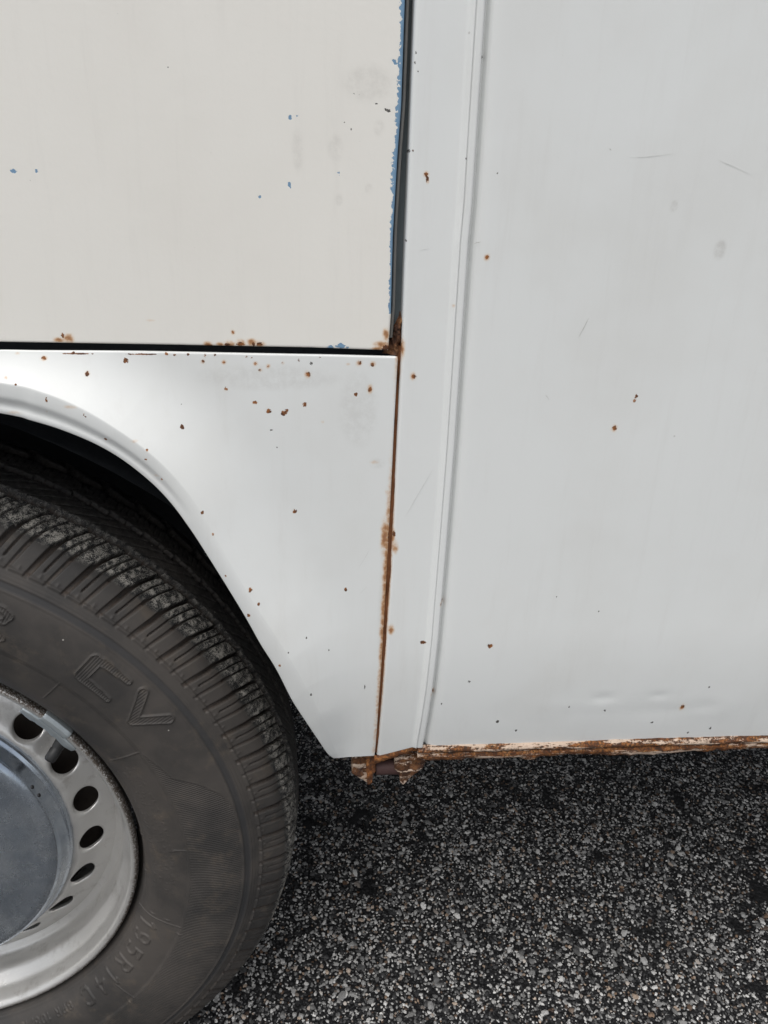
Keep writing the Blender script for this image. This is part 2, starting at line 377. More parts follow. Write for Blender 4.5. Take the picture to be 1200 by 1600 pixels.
# ---- marks on the paint: (u, v, radius in photo pixels, kind, halo)
MARKS = []
def mk(kind, halo, *items):
    for it in items: MARKS.append((it[0], it[1], it[2], it[3] if len(it) > 3 else it[2], kind, halo))
mk('r', .75, (761, 402, 3.6), (666, 272, 3.4), (668, 281, 2.2, 4.5), (646, 588, 4), (960, 669, 3.6), (1066, 1105, 3.2), (690, 942, 2.6), (676, 1084, 2.6), (481, 585, 4), (578, 608, 3.4, 5), (582, 569, 3.4), (561, 567, 3.4), (399, 568, 2.6), (317, 565, 2.6), (350, 566, 2.6), (72, 557, 4, 2.6), (138, 582, 3.2), (406, 578, 2.2), (364, 519, 2.6), (419, 572, 2.4))
mk('r', .35, (994, 619, 2.6, 3.4), (991, 626, 2.8), (766, 1009, 4.6, 3.2), (661, 1004, 4.2, 2.6), (398, 629, 4.6, 3), (419, 642, 4), (443, 645, 4), (448, 642, 3), (476, 632, 3.8), (353, 608, 3.2), (556, 616, 3.2), (286, 664, 3.2), (197, 563, 3.8), (460, 799, 3.2), (540, 921, 2.6), (442, 567, 2.6), (74, 624, 2.2, 4.5), (73, 642, 2), (164, 687, 3, 2.2), (230, 703, 2.2), (229, 716, 2.2), (253, 748, 2.2), (316, 801, 2.6), (335, 825, 2.2), (392, 911, 3.2), (404, 944, 2.4), (389, 960, 2.6), (353, 898, 2), (437, 1038, 2.2), (132, 646, 1.8), (135, 650, 1.6), (116, 550, 3, 2), (260, 553, 3), (273, 555, 2.6, 1.8), (294, 554, 2.2), (320, 556, 2, 3), (336, 555, 2), (385, 557, 2, 2.8), (98, 524, 3, 4.4))
mk('r', .0, (467, 563, 1.5, 4.5), (222, 553.5, 24, 1.1), (124, 551.5, 26, 1.0), (500, 558, 2.2, 1.4), (393, 559, 1.6), (26, 600, 1.8), (645, 236, 1.8))
mk('d', .0, (755, 88, 2.6), (640, 236, 2.4), (776, 271, 5, 1.6), (754, 292, 2.6, 1.2), (733, 1065, 3.4, 1.8), (777, 1127, 3, 2.2), (806, 1141, 2.4, 1.8), (690, 1100, 1.5, 2), (650, 83, 1.4, 3), (648, 98, 1.8, 3), (653, 112, 1.8), (635, 376, 2), (727, 247, 1.4, 2), (870, 932, 1.8), (935, 955, 1.4), (1108, 1074, 2.6, 1.6), (1019, 1129, 2.6, 1.4), (889, 1104, 2), (945, 1110, 2), (1075, 1145, 2, 1.3), (1110, 1138, 2), (486, 568, 2.8), (284, 630, 1.4), (424, 672, 3, 1.2), (479, 993, 1.6), (514, 1014, 1.4), (486, 1084, 1.8), (451, 1014, 1.4), (570, 1074, 1.3, 3.6), (48, 281, 1.8), (262, 105, 1.8), (185, 22, 1.4), (607, 173, 4, 2.6), (602, 171, 2), (588, 162, 3, 1.8), (560, 148, 3, 1.4), (552, 146, 2, 1.2), (537, 190, 3.2, 2), (532, 192, 1.6), (549, 202, 1.6, 2.4), (562, 221, 1.8, 2), (433, 699, 1.8, 1.2), (428, 710, 1), (331, 604, 1.2), (325, 605, 1))
mk('b', .0, (453, 183.5, 2.6, 4), (464, 182, 2.2), (529, 271.5, 2.3, 4.4), (452, 288, 2.3, 3.6), (453, 292, 1.6, 2.6), (406, 308, 2.6), (12, 269.5, 4.6, 2.4), (21, 267.5, 4.6, 3.4), (57, 267, 2.0, 2.6), (616, 96, 2.8, 3.6), (517, 542.5, 4.5, 4), (534, 541.5, 9, 3.6), (531, 539, 4, 3.4), (483, 544, 8, 1.6))
mk('s', .42, (1125, 390, 10, 15), (1053, 322, 6, 9))
mk('s', .20, (465, 235, 9, 34), (576, 295, 6, 8), (530, 312, 6, 10), (592, 200, 9, 13), (575, 130, 40, 30), (524, 232, 12, 22), (590, 724, 12, 8), (600, 930, 8, 110), (560, 640, 30, 60), (420, 590, 110, 20))
mk('h', 1.0, (92, 531, 8, 4), (108, 529, 8, 7), (325, 538, 7, 4), (344, 538, 6, 3), (359, 537, 8, 5), (376, 536, 8, 6), (394, 535, 8, 6), (407, 537, 7, 5), (603, 522, 5, 10), (597, 538, 12, 5), (590, 545, 9, 4), (601, 838, 6, 26), (613, 838, 4, 12), (617, 855, 5, 9), (598, 985, 5, 14), (611, 984, 5, 7), (627, 545, 5, 16), (623, 585, 2.5, 14), (620, 515, 6, 16))
mk('h', .5, (544, 569, 3.5, 2.5), (30, 550, 4.5, 2.5), (11, 589, 3), (210, 688, 7, 3), (245, 742, 5, 3), (504, 659, 2.5), (235, 501, 8, 2), (708, 477, 3), (110, 635, 12, 3), (585, 722, 8, 3), (20, 646, 14, 3), (604, 768, 3, 6))
mk('r', .0, (355, 538.5, 5, 2.5), (377, 537.5, 7, 3), (396, 537, 3, 4), (405, 538, 5, 2.6), (327, 539.5, 5, 1.6), (612, 530, 5, 9), (603, 543, 8, 4), (616, 512, 3, 10), (609, 836, 3, 16), (616, 834, 2, 5), (601, 984, 2, 8))

def marks_world():
    out = []
    for u, v, ru, rv, kind, halo in MARKS:
        o = 0.0
        if u < 530 and v > 560:                                     # the flare stands proud of the rest of the side
            d = [math.hypot(u - a, v - b) for a, b in CR]; k = int(np.argmin(d))
            inner = (IN[k][0] - CR[k][0]) * (u - CR[k][0]) + (IN[k][1] - CR[k][1]) * (v - CR[k][1]) > 0
            o = -FL[k] * (.85 if inner else max(0.0, 1 - d[k] / (FL[k] * 5200 + 6)) ** 1.8)
        p = at(u, v, o); px = at(u + 2, v, o); pz = at(u, v + 2, o)
        out.append((p[0], p[2], {'r': .9, 'd': .8}.get(kind, 1) * ru * np.linalg.norm(px - p) / 2, rv * np.linalg.norm(pz - p) / 2, kind, halo))
    return out
MW = marks_world()

def mark_attrs(X, Z):
    X = X.ravel(); Z = Z.ravel(); n = len(X)
    A = {k: np.full(n, 9.0, np.float32) for k in ('rc', 'bl', 'dk')}
    rh = np.zeros(n, np.float32); sm = np.zeros(n, np.float32)
    for x, z, rx, rz, kind, halo in MW:
        reach = 4.5
        k = np.where((np.abs(X - x) < reach * rx + .002) & (np.abs(Z - z) < reach * rz + .002))[0]
        if not len(k): continue
        d = np.hypot((X[k] - x) / rx, (Z[k] - z) / rz)
        if kind == 'r': A['rc'][k] = np.minimum(A['rc'][k], d)
        if kind == 'b': A['bl'][k] = np.minimum(A['bl'][k], d)
        if kind == 'd': A['dk'][k] = np.minimum(A['dk'][k], d)
        if kind in 'rh' and halo > 0: rh[k] = np.maximum(rh[k], halo * np.exp(-(d / (1.65 if kind == 'r' else 1.1)) ** 2))
        if kind == 's': sm[k] = np.maximum(sm[k], halo * (1 - smooth(0.6, 1.25, d)))
    A['rh'] = rh; A['sm'] = sm
    return A

# ---- measured edges of the panels, as X for a given Z
def edge(pts):
    p = line_xz(pts); o = np.argsort(p[:, 1]); p = p[o]
    return lambda z: np.interp(z, p[:, 1], p[:, 0])
door_edge = edge([(633.5, 2), (628, 160), (622, 240), (615, 360), (612, 480), (607, 546)])
pillar_left = edge([(648, 2), (642, 160), (636, 320), (631, 440), (629, 500), (627, 556), (625.5, 580), (620, 690), (614.5, 800), (609.5, 900), (604, 980), (597.5, 1080), (589.5, 1172)])
fender_right = edge([(620, 559), (618.5, 580), (612.5, 690), (607.5, 800), (602, 900), (598, 980), (592, 1080), (584, 1176)])
crack = edge([(743, 2), (723.5, 320), (718, 380), (697.5, 700), (686, 850), (673.5, 1000), (664.5, 1080), (651, 1162)])
_db = line_xz([(0, 536), (240, 540), (480, 544.5), (607, 549)])
_ft = line_xz([(0, 545.5), (240, 550), (480, 554.5), (622, 558.5)])
DOOR_Z = lambda x: np.interp(x, _db[:, 0], _db[:, 1])
FEND_Z = lambda x: np.interp(x, _ft[:, 0], _ft[:, 1])
FEND_DROP = .0008

def hem(XZ, Y, side, r, depth):
    """roll the edge of a sheet-metal panel round radius r and turn it inwards"""
    if side in ('i0', 'i1'): XZ = XZ.transpose(1, 0, 2); Y = Y.T
    lo = side.endswith('0')
    if lo: XZ = XZ[:, ::-1]; Y = Y[:, ::-1]
    E = XZ[:, -1]; T = np.gradient(E, axis=0); T /= np.linalg.norm(T, axis=1, keepdims=True) + 1e-12
    Nn = np.stack([-T[:, 1], T[:, 0]], -1)
    ref = E - XZ[:, -2]; ref2 = E - XZ[:, max(-8, -XZ.shape[1])]
    sgn = np.sign((Nn * ref2).sum(1)); sgn[sgn == 0] = 1; Nn *= sgn[:, None]
    rx, ry = [], []
    for a in np.radians([18, 36, 54, 72, 90]):
        rx.append(E + Nn * r * math.sin(a)); ry.append(Y[:, -1] + r * (1 - math.cos(a)))
    rx.append(E + Nn * r); ry.append(Y[:, -1] + r + depth)
    XZ = np.concatenate([XZ, np.stack(rx, 1)], 1); Y = np.concatenate([Y, np.stack(ry, 1)], 1)
    if lo: XZ = XZ[:, ::-1]; Y = Y[:, ::-1]
    if side in ('i0', 'i1'): XZ = XZ.transpose(1, 0, 2); Y = Y.T
    return XZ, Y

def panel(name, XZ, Y, mat, hems=(), extra=None):
    for sd, r, dp in hems: XZ, Y = hem(XZ, Y, sd, r, dp)
    at_ = mark_attrs(XZ[..., 0], XZ[..., 1])
    if extra: extra(XZ[..., 0].ravel(), XZ[..., 1].ravel(), at_)
    n, m = Y.shape
    f = grid_faces(n, m)
    v = np.stack([XZ[..., 0], Y, XZ[..., 1]], -1).reshape(-1, 3)
    a, b, c_ = v[f[len(f) // 2][:3]]
    if np.cross(b - a, c_ - a)[1] > 0: f = f[:, ::-1].copy()
    return mesh_obj(name, v, f, mat, van, at_)

def spaced(a, b, step, tail=None, grow=1.35):
    """even steps from a to b, then growing steps on to tail"""
    p = list(np.linspace(a, b, max(2, int(round((b - a) / step)) + 1)))
    if tail is not None:
        s = step
        while p[-1] < tail: s *= grow; p.append(min(tail, p[-1] + s))
    return np.array(p)

# side panel with the swage running down beside the pillar
ZB = at(900, 1157.5)[2]
zr = spaced(ZB, 0.95, 0.001, 2.15)
u_off = np.concatenate([[0, .0006, .0012, .002, .003, .0036], np.arange(.0040, .0095, .00028), spaced(.0098, .285, .001, 3.2)])
XZ = np.stack([crack(zr)[:, None] + 0.0002 + u_off[None] + 0 * zr[:, None], np.broadcast_to(zr[:, None], (len(zr), len(u_off)))], -1)
def swage(u):
    y = np.interp(u, [0, .0004, .0036, .0043, .0051, .0056, .0061, .0068, .0078, .0092, .0115, .015], [-.0008, -.0019, -.0019, -.0013, .0028, .0044, .0047, .0034, .0018, .0008, .0002, 0])
    return y
Xp, Zp = XZ[..., 0], XZ[..., 1]
Yp = body_y(Zp) + np.interp(np.broadcast_to(u_off, Xp.shape), u_off, swage(u_off))
ripple = np.exp(-((Zp - at(950, 1110)[2]) / .012) ** 2) * smooth(.11, .17, Xp)
Yp = Yp + ripple * (0.0006 * fbm(Xp * 28, Zp * 40, 5, 2))
for (du, dv, dd, dr) in ((943, 1091, .0005, .008), (1030, 1087, .0004, .007), (1100, 1105, .0004, .012)):
    c0 = at(du, dv); Yp = Yp + dd * np.exp(-(((Xp - c0[0]) / dr) ** 2 + ((Zp - c0[2]) / (dr * .55)) ** 2))
Yp = Yp + 0.0005 * fbm(Xp * 7, Zp * 7, 9, 2)
panel('side_panel', XZ, Yp, M_panel, (('i0', .0016, .006), ('j0', .0004, .003)))

SEAM_Z = np.array([at(u, v)[2] for u, v in ((626, 540), (622, 640), (614, 720), (610, 800), (606, 870), (601, 960), (598, 1000), (592, 1080), (585, 1180))])
SEAM_A = np.array([.6, .15, .3, .7, .95, .85, .85, .65, .4])
def halo_right(X, Z, A):
    amt = np.interp(Z, np.sort(SEAM_Z), SEAM_A[::-1])
    A['rh'] = np.maximum(A['rh'], .8 * amt * np.exp(-(np.maximum(X - pillar_left(Z), 0) / .0010) ** 2) * (Z < SEAM_Z[0])).astype(np.float32)

# pillar strip between the door gap and the swage
zq = spaced(at(620, 1172)[2] + 0.001, 0.95, 0.001, 2.15)
tt = np.concatenate([np.linspace(0, .9, 30), np.linspace(.915, 1, 9)])
def pillar_bottom_z(x): return np.interp(x, line_xz([(589, 1181), (650, 1165)])[:, 0], line_xz([(589, 1181), (650, 1165)])[:, 1])
XL = pillar_left(zq) + .0022; XR = crack(zq) - .0004
Xp = XL[:, None] + (XR - XL)[:, None] * tt[None]
zb_new = pillar_bottom_z(Xp); w = smooth(.06, 0, (zq - zq[0]))[:, None]
Zp = np.broadcast_to(zq[:, None], Xp.shape) + (zb_new - zq[0]) * w
dlip = XR[:, None] - Xp
Yp = body_y(Zp) - 0.0023 * np.clip((.0032 - dlip) / .0028, 0, 1) ** 1.3 + 0.0003 * fbm(Xp * 12, Zp * 12, 4, 2)
panel('door_pillar', np.stack([Xp, Zp], -1), Yp, M_panel, (('j0', .0022, .008), ('j1', .0004, .003), ('i0', .0012, .006)), halo_right)

# cab door
zd = np.concatenate([np.linspace(0, 1, 190) * 0.19, 0.19 + np.array([.004, .012, .03, .07, .15, .27, .40])])
xd_s = np.concatenate([np.linspace(0, .74, 40)[:-1], np.linspace(.74, 1, 232)])
Zd0 = DOOR_Z(np.linspace(-.70, .045, 272))
top_z = 0.745 + .0016 + zd
XLd = -0.70
XRd = door_edge(top_z) - .0016
Xp = XLd + (XRd - XLd)[:, None] * xd_s[None]
w = np.clip(1 - zd / .19, 0, 1)[:, None]
Zp = top_z[:, None] + (DOOR_Z(Xp) + .0016 - top_z[0]) * w
Yp = -0.0004 + 0.0006 * fbm(Xp * 6, Zp * 6, 21, 2) + body_y(Zp)
def door_extra(X, Z, A):
    d = door_edge(Z) - X
    on = (Z > at(612, 492)[2])
    wdt = np.where(Z > at(620, 300)[2], .0023, .0018) * (1 + .35 * fbm(Z * 130, Z * 0, 8, 3))
    q = np.where(on, d / wdt, 9.0)
    A['bl'] = np.minimum(A['bl'], np.where(d < .01, q, 9.0)).astype(np.float32)
panel('cab_door', np.stack([Xp, Zp], -1), Yp, M_door, (('i0', .0010, .016), ('j1', .0014, .010)), door_extra)
box('door_window_frame', (-.70, .004, 1.348), (.045, .02, 1.95), M_door, van)
box('door_window', (-.66, .0015, 1.40), (.005, .0035, 1.90), M_glass, van)

# wheel-arch fender
OU = [(0, 548), (80, 549.3), (170, 551), (280, 553), (400, 555.2), (520, 557.3), (619, 559.8), (613.5, 660), (609, 760), (604, 860), (598.5, 960), (594, 1040), (590, 1095), (587, 1140), (585, 1165), (583.5, 1181)]
pin = np.array([at(u, v, -f * .6)[[0, 2]] for (u, v), f in zip(IN, FL)])
pcr = np.array([at(u, v, -f)[[0, 2]] for (u, v), f in zip(CR, FL)])
pou = np.array([at(u, v)[[0, 2]] for u, v in OU])
fl = np.array(FL)
# carried on past the top of the arch and mirrored to the front of the wheel
def mirror(p): q = p[::-1].copy(); q[:, 0] = 2 * WX - q[:, 0]; return q
apex_in = np.array([[WX, pin[0, 1] + .016], [(WX + pin[0, 0]) / 2 + .005, pin[0, 1] + .0125]])
apex_cr = np.array([[WX, pcr[0, 1] + .013], [(WX + pcr[0, 0]) / 2 + .005, pcr[0, 1] + .0105]])
topz = float(FEND_Z(-.17)) + .001
apex_ou = np.array([[WX, topz], [(WX + pou[0, 0]) / 2, topz]])
def both(apex, p):
    right = np.concatenate([apex, p]); return np.concatenate([mirror(right)[:-1], right])
pin, pcr, pou = both(apex_in, pin), both(apex_cr, pcr), both(apex_ou, pou)
fl = np.concatenate([fl[::-1], [.0165], [.0165], [.0165], fl])
k_n = len(pcr); k_c = (k_n - 1) // 2
def resample(p, s):
    """Catmull-Rom through the measured points, so that outlines have no corners of their own"""
    p = np.concatenate([[2 * p[0] - p[1]], p, [2 * p[-1] - p[-2]]])
    i = np.clip(np.floor(s).astype(int), 0, len(p) - 4); t = (s - i)[:, None]
    a, b, c_, d = p[i], p[i + 1], p[i + 2], p[i + 3]
    return .5 * ((2 * b) + (c_ - a) * t + (2 * a - 5 * b + 4 * c_ - d) * t ** 2 + (3 * b - a - 3 * c_ + d) * t ** 3)
def lin(p, s): return np.stack([np.interp(s, np.arange(len(p)), p[:, c]) for c in range(2)], -1)
s_par = np.concatenate([np.linspace(0, k_c, 70)[:-1], np.linspace(k_c, k_c + 2, 30)[:-1]] + [np.linspace(k_c + 2 + i, k_c + 3 + i, 41)[(0 if i == 0 else 1):] for i in range(15)])
A_, B_, O_ = resample(pin, s_par), resample(pcr, s_par), lin(pou, s_par)
ff = np.interp(s_par, np.arange(len(fl)), fl)
t_lip = np.linspace(0, 1, 16)[:-1]; t_out = np.linspace(0, 1, 130) ** 1.25
lipP = A_[:, None] + (B_ - A_)[:, None] * t_lip[None, :, None]
outP = B_[:, None] + (O_ - B_)[:, None] * t_out[None, :, None]
XZ = np.concatenate([lipP, outP], 1)
dist = np.concatenate([np.zeros(lipP.shape[:2]), np.linalg.norm(outP - B_[:, None], axis=-1)], 1)
wid = (ff * 2.5 + .007)[:, None]
tq = np.clip(1 - dist / wid, 0, 1)
Yf = -ff[:, None] * tq ** 2.3
lip_t = np.concatenate([t_lip, np.ones(len(t_out))])[None]
crease = np.interp(s_par, [0, k_c, k_c + 2, k_c + 6, k_c + 8, k_n], [0, 1, 1, .8, 0, 0])[:, None]
Yf = Yf + np.where(lip_t < 1, (ff[:, None]) * (.35 + .65 * crease) * (.16 * (1 - lip_t) ** 1.0 + .12 * (1 - lip_t) ** 3), 0)
Yf = Yf + crease * (.0019 * smooth(.56, .26, lip_t) - .0016 * smooth(.22, .05, lip_t)) * (lip_t < 1)
lip_w = np.linalg.norm(B_ - A_, axis=1)[:, None]
Yf = Yf + (.0010 * ff / .0165)[:, None] * (1 - .6 * crease) * np.exp(-np.where(lip_t < 1, (1 - lip_t) * lip_w, dist) / .0030)   # the crest is rolled, not folded
Yf = Yf + 0.0005 * fbm(XZ[..., 0] * 8, XZ[..., 1] * 8, 31, 2) + body_y(XZ[..., 1])
def seam_halo(d, Z, A, sc):
    amt = np.interp(Z, np.sort(SEAM_Z), SEAM_A[::-1])
    A['rh'] = np.maximum(A['rh'], amt * np.exp(-(np.maximum(d, 0) / (sc * (1 + .5 * fbm(Z * 120, Z * 0, 91, 3)))) ** 2)).astype(np.float32)
panel('wheel_arch_fender', XZ, Yf, M_panel, (('j1', .0010, .0008), ('j0', .0014, .014), ('i1', .0003, .010), ('i0', .0003, .010)), lambda X, Z, A: seam_halo(fender_right(Z) - X, Z, A, .0018))

# rust packed in the narrow seam between fender and pillar
zs = np.arange(at(586, 1178)[2], at(622, 540)[2], .0009)
wv = np.interp(zs, np.sort(SEAM_Z), np.array([.3, .2, .4, .8, 1.6, 1.1, 1.0, .7, .4])[::-1])
x0 = fender_right(zs) - .0005 - .0005 * wv * (1 + .9 * fbm(zs * 150, zs * 0, 81, 4)); x1 = pillar_left(zs) + .0001 + .0004 * wv * (1 + .9 * fbm(zs * 150, zs * 0, 83, 4))
tt = np.linspace(0, 1, 9)
Xs = x0[:, None] + (x1 - x0)[:, None] * tt[None]; Zs = np.broadcast_to(zs[:, None], Xs.shape)
bulge = np.interp(zs, np.sort(line_xz([(600, 1000), (606, 860), (608, 815), (611, 780), (620, 600)])[:, 1]), [.35, .8, .8, .15, .0])[:, None]
Ys = body_y(Zs) + .0016 + .0016 * smooth(at(615, 700)[2], at(622, 620)[2], Zs) - .0012 * bulge * np.sin(np.pi * tt)[None] + .0013 * fbm(Xs * 380, Zs * 90, 17, 4) + .0016 * np.clip(vnoise(zs * 55, zs * 0, 29), 0, 1)[:, None]
mesh_obj('rusty_seam', np.stack([Xs, Ys, Zs], -1).reshape(-1, 3), grid_faces(len(zs), 9, flip=True), M_seam, van)
# lump of rust in the corner where door, fender and pillar meet
cz = np.linspace(at(620, 556)[2], at(620, 486)[2], 46); cx = np.linspace(0, 1, 30)
_wd = smooth(cz[-1], cz[20], cz)
xa = np.interp(cz, [cz[0], cz[14], cz[-1]], [at(598, 552)[0], at(612, 530)[0], at(615, 490)[0]])
xb = pillar_left(cz) + .0014 + .0012 * fbm(cz * 300, cz * 0, 2, 3); xa = xa + .0008 * fbm(cz * 350, cz * 0, 6, 3); xa = xb - (xb - xa) * (.25 + .75 * _wd)
Xs = xa[:, None] + (xb - xa)[:, None] * cx[None]; Zs = np.broadcast_to(cz[:, None], Xs.shape)
fade = smooth(cz[-1], cz[-12], Zs)
Ys = .0072 + .006 * (1 - fade) - .0052 * fade * np.exp(-((cx[None] - .55) / .34) ** 2) + .0026 * fbm(Xs * 330, Zs * 330, 23, 4)
mesh_obj('rust_blister', np.stack([Xs, Ys, Zs], -1).reshape(-1, 3), grid_faces(46, 30, flip=True), M_rust_dk, van)

# rubber seal and jamb inside the door gap
zs = np.linspace(at(622, 530)[2], 1.95, 260)
xe = door_edge(zs); xp = pillar_left(zs)
sec = [(.0006, .013), (.0006, .0050), (.0010, .0042), (.0020, .0042), (.0024, .0050), (.0024, .013)]
V = np.stack([np.stack([xe + sx, np.full_like(xe, sy), zs], -1) for sx, sy in sec], 1)
mesh_obj('door_seal', V.reshape(-1, 3), grid_faces(len(zs), len(sec), flip=True), M_seal, van)
V = np.stack([np.stack([x_, np.full_like(xe, y_), zs], -1) for x_, y_ in ((xe - .012, .0145), (xe + .003, .0145), (xp + .001, .0115), (xp + .002, .004))], 1)
mesh_obj('door_jamb', V.reshape(-1, 3), grid_faces(len(zs), 4, flip=True), M_jamb, van)
box('fender_ledge', (-.72, .0155, .70), (.046, .03, .7445), M_under, van)

# folded, rusted sill edge under the side panel
xs_ = spaced(float(crack(ZB)) + .001, .37, .0010, 3.2)
def sill(name, xs_, zt_f, mat, ht=.0052, fl_h=.0052, cream=True):
    y0 = float(body_y(ZB)) + .0005
    prof = [(.0, .0012), (-.0016, .0), (-.0030, -.0012), (-.0036, -.0026), (-.0030, -.0041), (-.0012, -.0049), (.0016, -.0052), (.0022, -.0056), (-.0012, -.0062), (-.0022, -.0074), (-.0018, -.0096), (-.0010, -.0118), (.0004, -.0132), (.004, -.0137), (.012, -.0130)]
    dy = np.array([p[0] for p in prof]); dz = np.array([p[1] for p in prof])
    X = np.broadcast_to(xs_[:, None], (len(xs_), len(prof)))
    rag = .0016 * fbm(xs_ * 110, xs_ * 0, 41, 4) + .0012 * vnoise(xs_ * 34, xs_ * 0, 5)
    bul = at(828, 1180)[0]; rag = rag - .0030 * np.exp(-((xs_ - bul) / .006) ** 2)
    wgt = np.clip((-dz - .006) / .0045, 0, 1)
    Z = zt_f(xs_)[:, None] + dz[None] + wgt[None] * rag[:, None] + .0005 * fbm(X * 200, dz[None] * 500 + X * 0, 43, 3)
    Y = y0 + dy[None] + .0011 * fbm(X * 160, Z * 260, 47, 4)
    S = np.stack([X, Y, Z], -1)
    for nm, a, b, m_ in ((name, 0, 8, mat), ('sill_flange', 7, len(prof), M_rust2)):
        mesh_obj(nm, S[:, a:b].reshape(-1, 3), grid_faces(len(xs_), b - a), m_, van)
sill('sill_edge', xs_, lambda x: np.full_like(x, ZB - .0010), M_sill)
xs2 = np.arange(at(585, 1181)[0], float(crack(ZB)) + .003, .0009)
zt = lambda x: pillar_bottom_z(x) - .0002
def low_flange():
    prof = [(.0, .001), (-.0010, -.0006), (-.0014, -.0020), (-.0012, -.0040), (-.0006, -.0060), (.0006, -.0072), (.004, -.0076), (.014, -.007)]
    dy = np.array([p[0] for p in prof]); dz = np.array([p[1] for p in prof])
    X = np.broadcast_to(xs2[:, None], (len(xs2), len(prof)))
    Z = np.minimum(zt(xs2)[:, None], ZB + .0005) + dz[None] + .0010 * fbm(X * 150, dz[None] * 300 + 0 * X, 53, 3)
    Y = float(body_y(ZB)) + .0025 + dy[None] + .0014 * fbm(X * 180, Z * 240, 57, 4)
    mesh_obj('pillar_flange', np.stack([X, Y, Z], -1).reshape(-1, 3), grid_faces(len(xs2), len(prof)), M_rust, van)
low_flange()

# jacking bracket hanging under the pillar
jack = bpy.data.objects.new('jacking_bracket', None); link(jack, van)
def plate(name, outline, off, thick, mat, seed, rough=.0012, parent=jack, step=.0011):
    """plate traced as a real outline, cut from a fine grid, crusted with noise and given thickness"""
    P = np.array([at(u, v, off)[[0, 2]] for u, v in outline]); yb = np.mean([at(u, v, off)[1] for u, v in outline])
    # dense outline
    D = []
    for i in range(len(P)):
        a, b = P[i], P[(i + 1) % len(P)]; n = max(2, int(np.linalg.norm(b - a) / step))
        for k in range(n): D.append(a + (b - a) * k / n)
    D = np.array(D); cen = D.mean(0)
    D = D + (D - cen) / np.linalg.norm(D - cen, axis=1, keepdims=True) * (.0007 * fbm(D[:, 0] * 400, D[:, 1] * 400, seed, 3))[:, None]
    n = len(D); rings = [1.0, .97, .85, .68, .5, .32, .15]
    V, F = [], []
    for ri, s in enumerate(rings):
        R = cen + (D - cen) * s
        y = yb + (.0008 if s == 1 else 0) + rough * fbm(R[:, 0] * 260, R[:, 1] * 260, seed + 3, 4) * (0.3 if s > .96 else 1)
        V += [(R[i, 0], y[i], R[i, 1]) for i in range(n)]
        if ri:
            for i in range(n):
                j = (i + 1) % n; F.append(((ri - 1) * n + i, (ri - 1) * n + j, ri * n + j, ri * n + i))
    V.append((cen[0], yb + rough * .3, cen[1])); c0 = len(V) - 1; b0 = (len(rings) - 1) * n
    for i in range(n): F.append((b0 + i, b0 + (i + 1) % n, c0))
    k0 = len(V)
    V += [(D[i, 0], yb + thick, D[i, 1]) for i in range(n)]
    for i in range(n):
        j = (i + 1) % n; F.append((i, k0 + i, k0 + j, j))
    F.append(tuple(k0 + i for i in range(n)))
    return mesh_obj(name, V, F, mat, parent)
plate('bracket_plate', [(551, 1183), (577, 1181), (578, 1226), (566, 1217), (550, 1208)], .006, .012, M_crust, 61, .0022)
plate('bracket_flange', [(572, 1181), (586, 1182), (587, 1204), (583, 1208), (581, 1224), (574, 1226), (573, 1205)], .0015, .022, M_rust, 67, .0010)
plate('gusset', [(616, 1186), (668, 1186), (661, 1199), (643, 1213), (630, 1226), (625, 1222), (624, 1208), (617, 1203)], .0015, .006, M_crust, 71, .0026)
pa, pb = at(587, 1198, .010), at(626, 1199, .010)
th = np.linspace(0, 2 * np.pi, 25)[:-1]; xl = np.linspace(pa[0], pb[0], 16)
Rt = .0062 + .0002 * fbm(xl[:, None] * 300 + 0 * th, th[None] * 2 + 0 * xl[:, None], 3, 3)
V = np.stack([np.broadcast_to(xl[:, None], Rt.shape), pa[1] + Rt * np.cos(th), pa[2] + Rt * np.sin(th)], -1)
F = grid_faces(16, 24); f2 = np.array([[i * 24 + 23, (i + 1) * 24 + 23, (i + 1) * 24, i * 24] for i in range(15)])
mesh_obj('tube', V.reshape(-1, 3), np.concatenate([F, f2]), M_tube, jack)

# ---- scratches in the paint
def scratch(pts, wpx, mat):
    P = np.array([at(u, v, -.00025) for u, v in pts]); n = 14
    for p in P:                                                     # lie on the slightly wavy sheet
        p[1] += .0005 * float(fbm(p[0] * 7, p[2] * 7, 9, 2)) if p[0] > .09 else .0003 * float(fbm(p[0] * 12, p[2] * 12, 4, 2)) if p[0] > .0475 else 0.0
    s = np.linspace(0, len(P) - 1, n); C = np.stack([np.interp(s, np.arange(len(P)), P[:, c]) for c in range(3)], -1)
    T = np.gradient(C, axis=0); N_ = np.stack([-T[:, 2], T[:, 1] * 0, T[:, 0]], -1); N_ /= np.linalg.norm(N_, axis=1, keepdims=True)
    w = .00027 * wpx * np.sin(np.linspace(.12, np.pi - .12, n))[:, None] * (1 + .4 * rng.uniform(-1, 1, (n, 1)))
    V = np.stack([C - N_ * w / 2, C + N_ * w / 2], 1).reshape(-1, 3)
    mesh_obj('paint_scratch', V, grid_faces(n, 2), mat, van)
